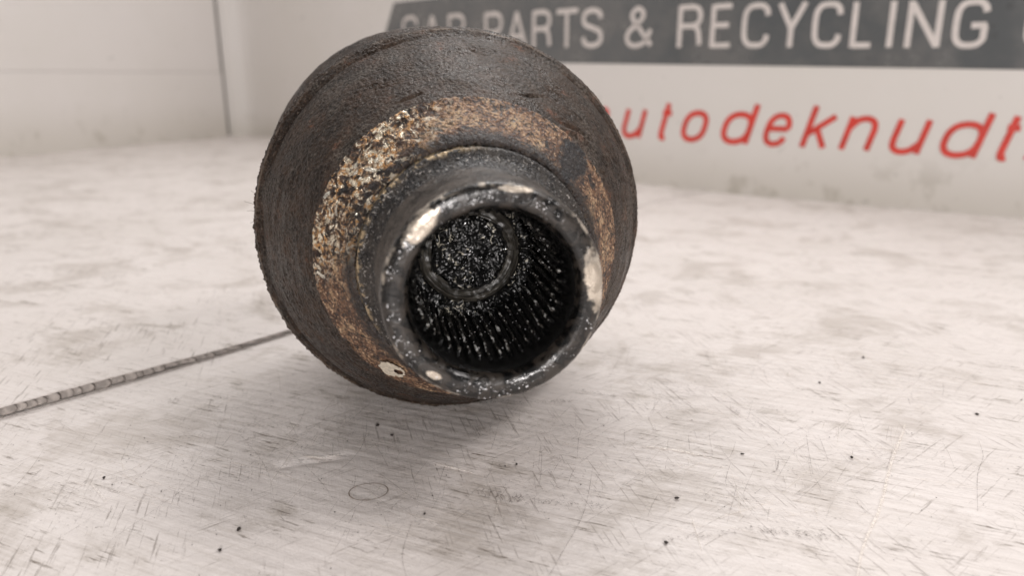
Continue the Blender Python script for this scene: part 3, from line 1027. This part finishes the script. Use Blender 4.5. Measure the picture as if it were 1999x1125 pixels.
# spline teeth, one object each
def tooth_mesh(seed):
    r2 = np.random.default_rng(seed)
    ns, nw = 60, 9
    S = np.linspace(50.8, 23.5, ns)
    prof = [(-0.62, 0.0), (-0.46, 0.35), (-0.33, 0.95), (-0.15, 1.22), (0, 1.27), (0.15, 1.22), (0.33, 0.95), (0.46, 0.35), (0.62, 0.0)]
    V = []
    for s in S:
        for w, h in prof:
            e = float(smooth(51.0, 49.2, np.array(s)))
            V.append((w, -s, h * (0.15 + 0.85 * e)))
    V = np.array(V)
    off = fbm(V + seed * 13.7, 0.7, 3, 0.6)
    V[:, 2] += 0.5 * off * (V[:, 2] > 0.05)
    V[:, 0] += 0.25 * fbm(V + 91 + seed, 0.8, 2)
    V[:, 2] = -13.95 + V[:, 2]
    return V, grid_faces(ns, nw)
tm = []
for k in range(4):
    V, F = tooth_mesh(k + 1)
    o = mesh_obj('spline_tooth', V, F, M['tooth'], joint)
    tm.append(o)
NT = 44
for k in range(NT):
    if k < 4:
        o = tm[k]
    else:
        o = tm[k % 4].copy()
        COL.objects.link(o)
        o.parent = joint
    o.rotation_euler = (0, 2 * math.pi * k / NT, 0)

# end of the bore: lumpy boss, wiped groove around it, ragged grease outside
def disp_boss(TH, s, r, xyz):
    d = 1.5 * fbm(xyz, 0.36, 3, 0.5) + 0.22 * np.maximum(0, fbm(xyz, 0.9, 2, 0.5))
    return d * smooth(0.2, 1.0, r)
lathe('bore_end', [(24.6, 0.05), (24.6, 5.5), (24.9, 7.0), (24.3, 7.7), (23.6, 8.0)], 420, 0.14, lambda *a: -disp_boss(*a), M['boss'], parent=joint)
def disp_groove(TH, s, r, xyz):
    return -0.9 * fbm(xyz, 0.20, 3)
lathe('wiped_groove', [(23.5, 7.8), (23.2, 8.5), (23.3, 9.4), (23.9, 10.3), (24.6, 10.8)], 300, 0.2, disp_groove, M['wiped'])
def disp_ridge(TH, s, r, xyz):
    side = smooth(-0.6, 0.5, np.cos(TH - math.radians(305)))
    return -(0.2 + 1.6 * side) * (fbm(xyz, 0.5, 3, 0.65) + 0.12) * smooth(10.4, 11.2, r)
lathe('grease_ridge', [(24.4, 10.6), (25.2, 11.0), (25.9, 11.6), (25.6, 12.4), (24.5, 13.2), (23.5, 14.0)], 520, 0.16, disp_ridge, M['boss'])

# white beads added to stand for sparkle on the grease, joined as one part
def bead(c, r, sp, n=(0, -1, 0)):
    ring = 6
    V = [(c[0], c[1] - r, c[2])]
    for lat in (0.45, 0.95):
        for k in range(ring):
            a = 2 * math.pi * k / ring + lat
            V.append((c[0] + r * math.sin(lat * 1.2) * math.cos(a), c[1] - r * math.cos(lat * 1.2), c[2] + r * math.sin(lat * 1.2) * math.sin(a)))
    F = []
    for k in range(ring):
        F.append((0, 1 + k, 1 + (k + 1) % ring, 0))
        F.append((1 + k, 1 + ring + k, 1 + ring + (k + 1) % ring, 1 + (k + 1) % ring))
    sp.append((V, F))

def build_sparkle_beads():
    B = []
    D = math.radians
    clusters = [(D(118), 17.2, 5, 26), (D(105), 16.6, 6, 16), (D(92), 17.0, 8, 12), (D(62), 16.8, 5, 36), (D(50), 17.4, 5, 16), (D(150), 17.2, 7, 26), (D(165), 17.6, 5, 22), (D(185), 17.2, 7, 22),
                (D(203), 17.4, 6, 36), (D(215), 17.0, 5, 22), (D(235), 16.8, 5, 12), (D(250), 17.2, 6, 16), (D(262), 16.9, 6, 26), (D(275), 17.2, 7, 30), (D(290), 16.6, 7, 26), (D(305), 16.3, 6, 22),
                (D(318), 16.8, 6, 14), (D(340), 17.4, 5, 14), (D(25), 17.6, 4, 8)]
    for th, r, sp_, n in clusters:
        for k in range(int(n * 0.6)):
            a = th + math.radians(random.gauss(0, sp_ * 0.62)); q = r + random.gauss(0, 0.6)
            q = min(18.4, max(15.2, q))
            s = 57.05
            bead((q * math.cos(a), -s, q * math.sin(a)), random.choice([0.05, 0.07, 0.07, 0.09, 0.12, 0.17]), B)
    V, F, n = [], [], 0
    for v, f in B:
        V += v
        F += [tuple(i + n for i in (ff if ff[0] != ff[3] else ff[:3])) for ff in f]
        n += len(v)
    o = mesh_obj('sparkle_bead', V, F, M['sparkle'], joint)
    tag(o, kind='stuff', label='white beads standing for sparkle on the rim grease')
    # in the bore
    B = []
    for k in range(60):
        a = random.uniform(0, 2 * math.pi); q = 6.8 * random.random()
        bead((q * math.cos(a), -25.4, q * math.sin(a)), random.choice([0.08, 0.12, 0.17]), B)
    for k in range(70):
        a = D(random.uniform(170, 395)); q = random.uniform(12.55, 12.85)
        bead((q * math.cos(a), -random.uniform(27, 49), q * math.sin(a)), random.uniform(0.05, 0.12), B)
    V, F, n = [], [], 0
    for v, f in B:
        V += v
        F += [tuple(i + n for i in (ff if ff[0] != ff[3] else ff[:3])) for ff in f]
        n += len(v)
    o = mesh_obj('sparkle_bead', V, F, M['sparkle'], joint)
    tag(o, kind='stuff', label='white beads standing for sparkle in the bore grease')
build_sparkle_beads()

# paint spots lying on the surfaces of revolution
def patch(name, fn_r, th0, th1, s0, s1, mask, mat, label=None, off=0.28, n=60, m=60):
    th = np.linspace(th0, th1, n); s = np.linspace(s0, s1, m)
    TH, S = np.meshgrid(th, s)
    R = fn_r(S)
    xyz = np.stack([R * np.cos(TH), -S, R * np.sin(TH)], -1)
    keep = mask((TH - th0) / (th1 - th0), (S - s0) / (s1 - s0), xyz)
    nrm = np.stack([0.82 * np.cos(TH), -0.57 + 0 * TH, 0.82 * np.sin(TH)], -1)
    xyz = xyz + nrm * (off + 0.12 * fbm(xyz, 1.3, 3))[..., None]
    F = grid_faces(m, n)
    kf = keep.ravel()[F].mean(1) > 0.6
    F = F[kf]
    used = np.unique(F)
    mp = np.zeros(n * m, int); mp[used] = np.arange(len(used))
    o = mesh_obj(name, xyz.reshape(-1, 3)[used], mp[F], mat, joint)
    if label: o['label'] = label
    return o
sh_r = lambda s: 31.0 - (s - 25.8) * (31.0 - 24.6) / (34.2 - 25.8)
cone_r = lambda s: 44.2 - (s - 0.8) * (44.2 - 31.2) / (25.4 - 0.8)
D = math.radians
patch('paint_spot', sh_r, D(227), D(239.5), 25.9, 32.2,
      lambda a, b, p: ((a - .5) ** 2 + (b - .5) ** 2 + 0.10 * fbm(p, 0.9, 3) < 0.20) & ((a - .70) ** 2 + (b - .62) ** 2 > 0.025), M['cream'], 'cream paint spot')
patch('paint_mark', cone_r, D(-14), D(2), 1.5, 12,
      lambda a, b, p: (np.abs(b - 0.35 - 0.5 * (a - .5) ** 2) < 0.10 + 0.2 * fbm(p, 0.9, 3)) | ((np.abs(b - 0.72 + 0.3 * a) < 0.07 + 0.25 * fbm(p, 1.1, 3)) & (a < .75)), M['yellow'], 'yellow paint mark')

# bright chipped scale on the worn side of the shoulder
def build_chips():
    sp = Soup()
    for k in range(16):
        th = D(random.gauss(143, 13)) if k < 13 else D(random.gauss(168, 10))
        s = random.uniform(26.2, 34.0)
        if k >= 13: s = random.uniform(26.0, 29.5)
        r = sh_r(s) + 0.1
        c = Vector((r * math.cos(th), -s, r * math.sin(th)))
        n = Vector((0.80 * math.cos(th), -0.60, 0.80 * math.sin(th)))
        n = (n + Vector((random.gauss(0, .2), random.gauss(0, .2), random.gauss(0, .2)))).normalized()
        t = n.orthogonal().normalized(); b = n.cross(t)
        a0 = random.uniform(0, 6.28); R = random.choice([0.3, 0.45, 0.7, 1.1, 1.5]) * random.uniform(.8, 1.2); el = random.uniform(0.3, 0.7)
        m = 7
        V = [c + n * 0.14]
        for j in range(m):
            a = 2 * math.pi * j / m
            rr = R * random.uniform(0.35, 1.35)
            u, v = rr * math.cos(a), rr * el * math.sin(a)
            V.append(c + n * random.uniform(-0.15, 0.14) + t * (u * math.cos(a0) - v * math.sin(a0)) + b * (u * math.sin(a0) + v * math.cos(a0)))
        for j in range(m):
            V.append(c - n * 0.3 + (V[j + 1] - c) * 0.9)
        F = [(0, 1 + j, 1 + (j + 1) % m) for j in range(m)]
        sp.add([tuple(x) for x in V], F)
    o = sp.build('metal_scale', M['chip'], joint, smooth_shade=False)
    tag(o, kind='stuff', label='bright chipped scale on the left of the rusty ring')
build_chips()

# little fibres stuck to the outer edge
def build_fibres():
    sp = Soup()
    for th, L in ((171, 2.6), (173, 1.8), (168, 1.5), (176, 1.2)):
        a = D(th); base = np.array([46.2 * math.cos(a), 3.0, 46.2 * math.sin(a)])
        p = [base]
        ang = a + random.uniform(-0.6, 0.6)
        for k in range(8):
            ang += random.uniform(-0.45, 0.45)
            p.append(p[-1] + np.array([math.cos(ang), 0, math.sin(ang)]) * L / 8)
        p = np.array(p)
        V = np.concatenate([p + [0, 0, .03], p + [0, 0.05, -.03], p + [0, -0.05, -.03]])
        n = len(p); i = np.arange(n - 1)
        sp.add(V, np.concatenate([np.stack([i + a_ * n, i + 1 + a_ * n, i + 1 + b_ * n, i + b_ * n], 1) for a_, b_ in ((0, 1), (1, 2), (2, 0))]))
    tag(sp.build('fibre', M['fibre'], joint), kind='stuff')
build_fibres()

# ------------------------------------------------------------------ crumbs of dirt on the board
def crumb(x, y, size, label, name='crumb', flat=0.7, cat='crumb', group='crumbs of dirt on the white board', seed=0, z=0.0):
    bm = bmesh.new()
    bmesh.ops.create_icosphere(bm, subdivisions=2, radius=1.0)
    r2 = random.Random(seed + 11)
    q = [r2.uniform(0.6, 1.5) for _ in range(3)]
    co = np.array([v.co[:] for v in bm.verts])
    k = 1 + 0.9 * fbm(co + seed * 3.1, 1.1, 2)
    for v, s_, c0 in zip(bm.verts, k, co):
        v.co = Vector((c0[0] * s_ * size * q[0], c0[1] * s_ * size * q[1], c0[2] * s_ * size * flat)) * MM
    mn = min(v.co.z for v in bm.verts)
    for v in bm.verts: v.co.z -= mn
    me = bpy.data.meshes.new(name); bm.to_mesh(me); bm.free()
    me.materials.append(M['crumb'])
    o = bpy.data.objects.new(name, me); COL.objects.link(o)
    o.location = (x * MM, y * MM, z * MM)
    tag(o, label, cat, group)
    return o
CR = [(-32.7, 165.0, .42, 'black crumb on the white board just below the left underside of the joint'),
      (-51.3, 121.9, .36, 'dark crumb at the lower left, upper one of two in front of the seam'),
      (-52.4, 115.5, .34, 'flat dark crumb at the lower left, lower one of two'),
      (-86.4, 140.6, .30, 'small dark crumb at the left, between the seam and the bottom edge'),
      (33.2, 132.6, .38, 'round black crumb right of the dark scuff patch'),
      (75.7, 149.3, .34, 'round black crumb left of the long pale scratch'),
      (1.0, 146.4, .22, 'tiny black crumb right of the pale gouge, larger of a pair'),
      (-1.5, 145.7, .18, 'tiny black crumb right of the pale gouge, smaller of a pair'),
      (28.1, 117.8, .32, 'dark crumb near the bottom edge, left of the speckled scuff'),
      (-28.4, 159.9, .26, 'small thin crumb below the underside of the joint'),
      (-17.0, 127.2, .26, 'dark crumb below and to the right of the brown ring mark'),
      (51.9, 151.0, .24, 'small flat crumb beside the dark hooked scratch'),
      (117.0, 171.5, .30, 'dark flat crumb at the far right of the white board'),
      (85.4, 191.6, .28, 'small crumb on the right side, behind the pale scratch'),
      (106.2, 210.7, .36, 'dark crumb at the right, farthest back on the open board')]
for i, (x, y, s_, lb) in enumerate(CR):
    crumb(x, y, s_, lb, seed=i)
crumb(203, 549, 4.2, 'dark clump of dirt at the foot of the sign board, larger left one', 'dirt_clump', 0.45, 'dirt', 'clumps of dirt at the foot of the sign board', 40)
crumb(225, 537, 2.6, 'dark clump of dirt at the foot of the sign board, middle one', 'dirt_clump', 0.7, 'dirt', 'clumps of dirt at the foot of the sign board', 41)
crumb(283, 508, 1.7, 'small dirt clump at the foot of the sign board, far right one', 'dirt_clump', 0.8, 'dirt', 'clumps of dirt at the foot of the sign board', 42)

# grit too fine to count
def grit():
    sp = Soup()
    base = np.array([(1, 0, 0), (-.5, .8, 0), (-.5, -.8, 0), (0, 0, .9)])
    for k in range(420):
        x, y = random.uniform(-110, 150), random.uniform(104, 300)
        if k % 3 == 0: x, y = random.gauss(-50, 25), random.gauss(145, 20)
        s_ = random.uniform(0.04, 0.15) if random.random() < .9 else random.uniform(.15, .22)
        if y > 250 or (x < -60 and y > 180): s_ *= 1.3
        a = random.uniform(0, 6.28); c, s2 = math.cos(a), math.sin(a)
        Rm = np.array([[c, -s2, 0], [s2, c, 0], [0, 0, 1]])
        # keep to the front board
        if (x + 127) * .762 - (y - 168.6) * .647 < 2: continue
        sp.add((base * [random.uniform(.6, 1.6), 1, 1]) @ Rm.T * s_ + [x, y, 0.0], [(0, 1, 3), (1, 2, 3), (2, 0, 3)])
    tag(sp.build('grit', M['crumb'], None, smooth_shade=False), 'fine dark grit scattered over the white board', 'grit', kind='stuff')
grit()
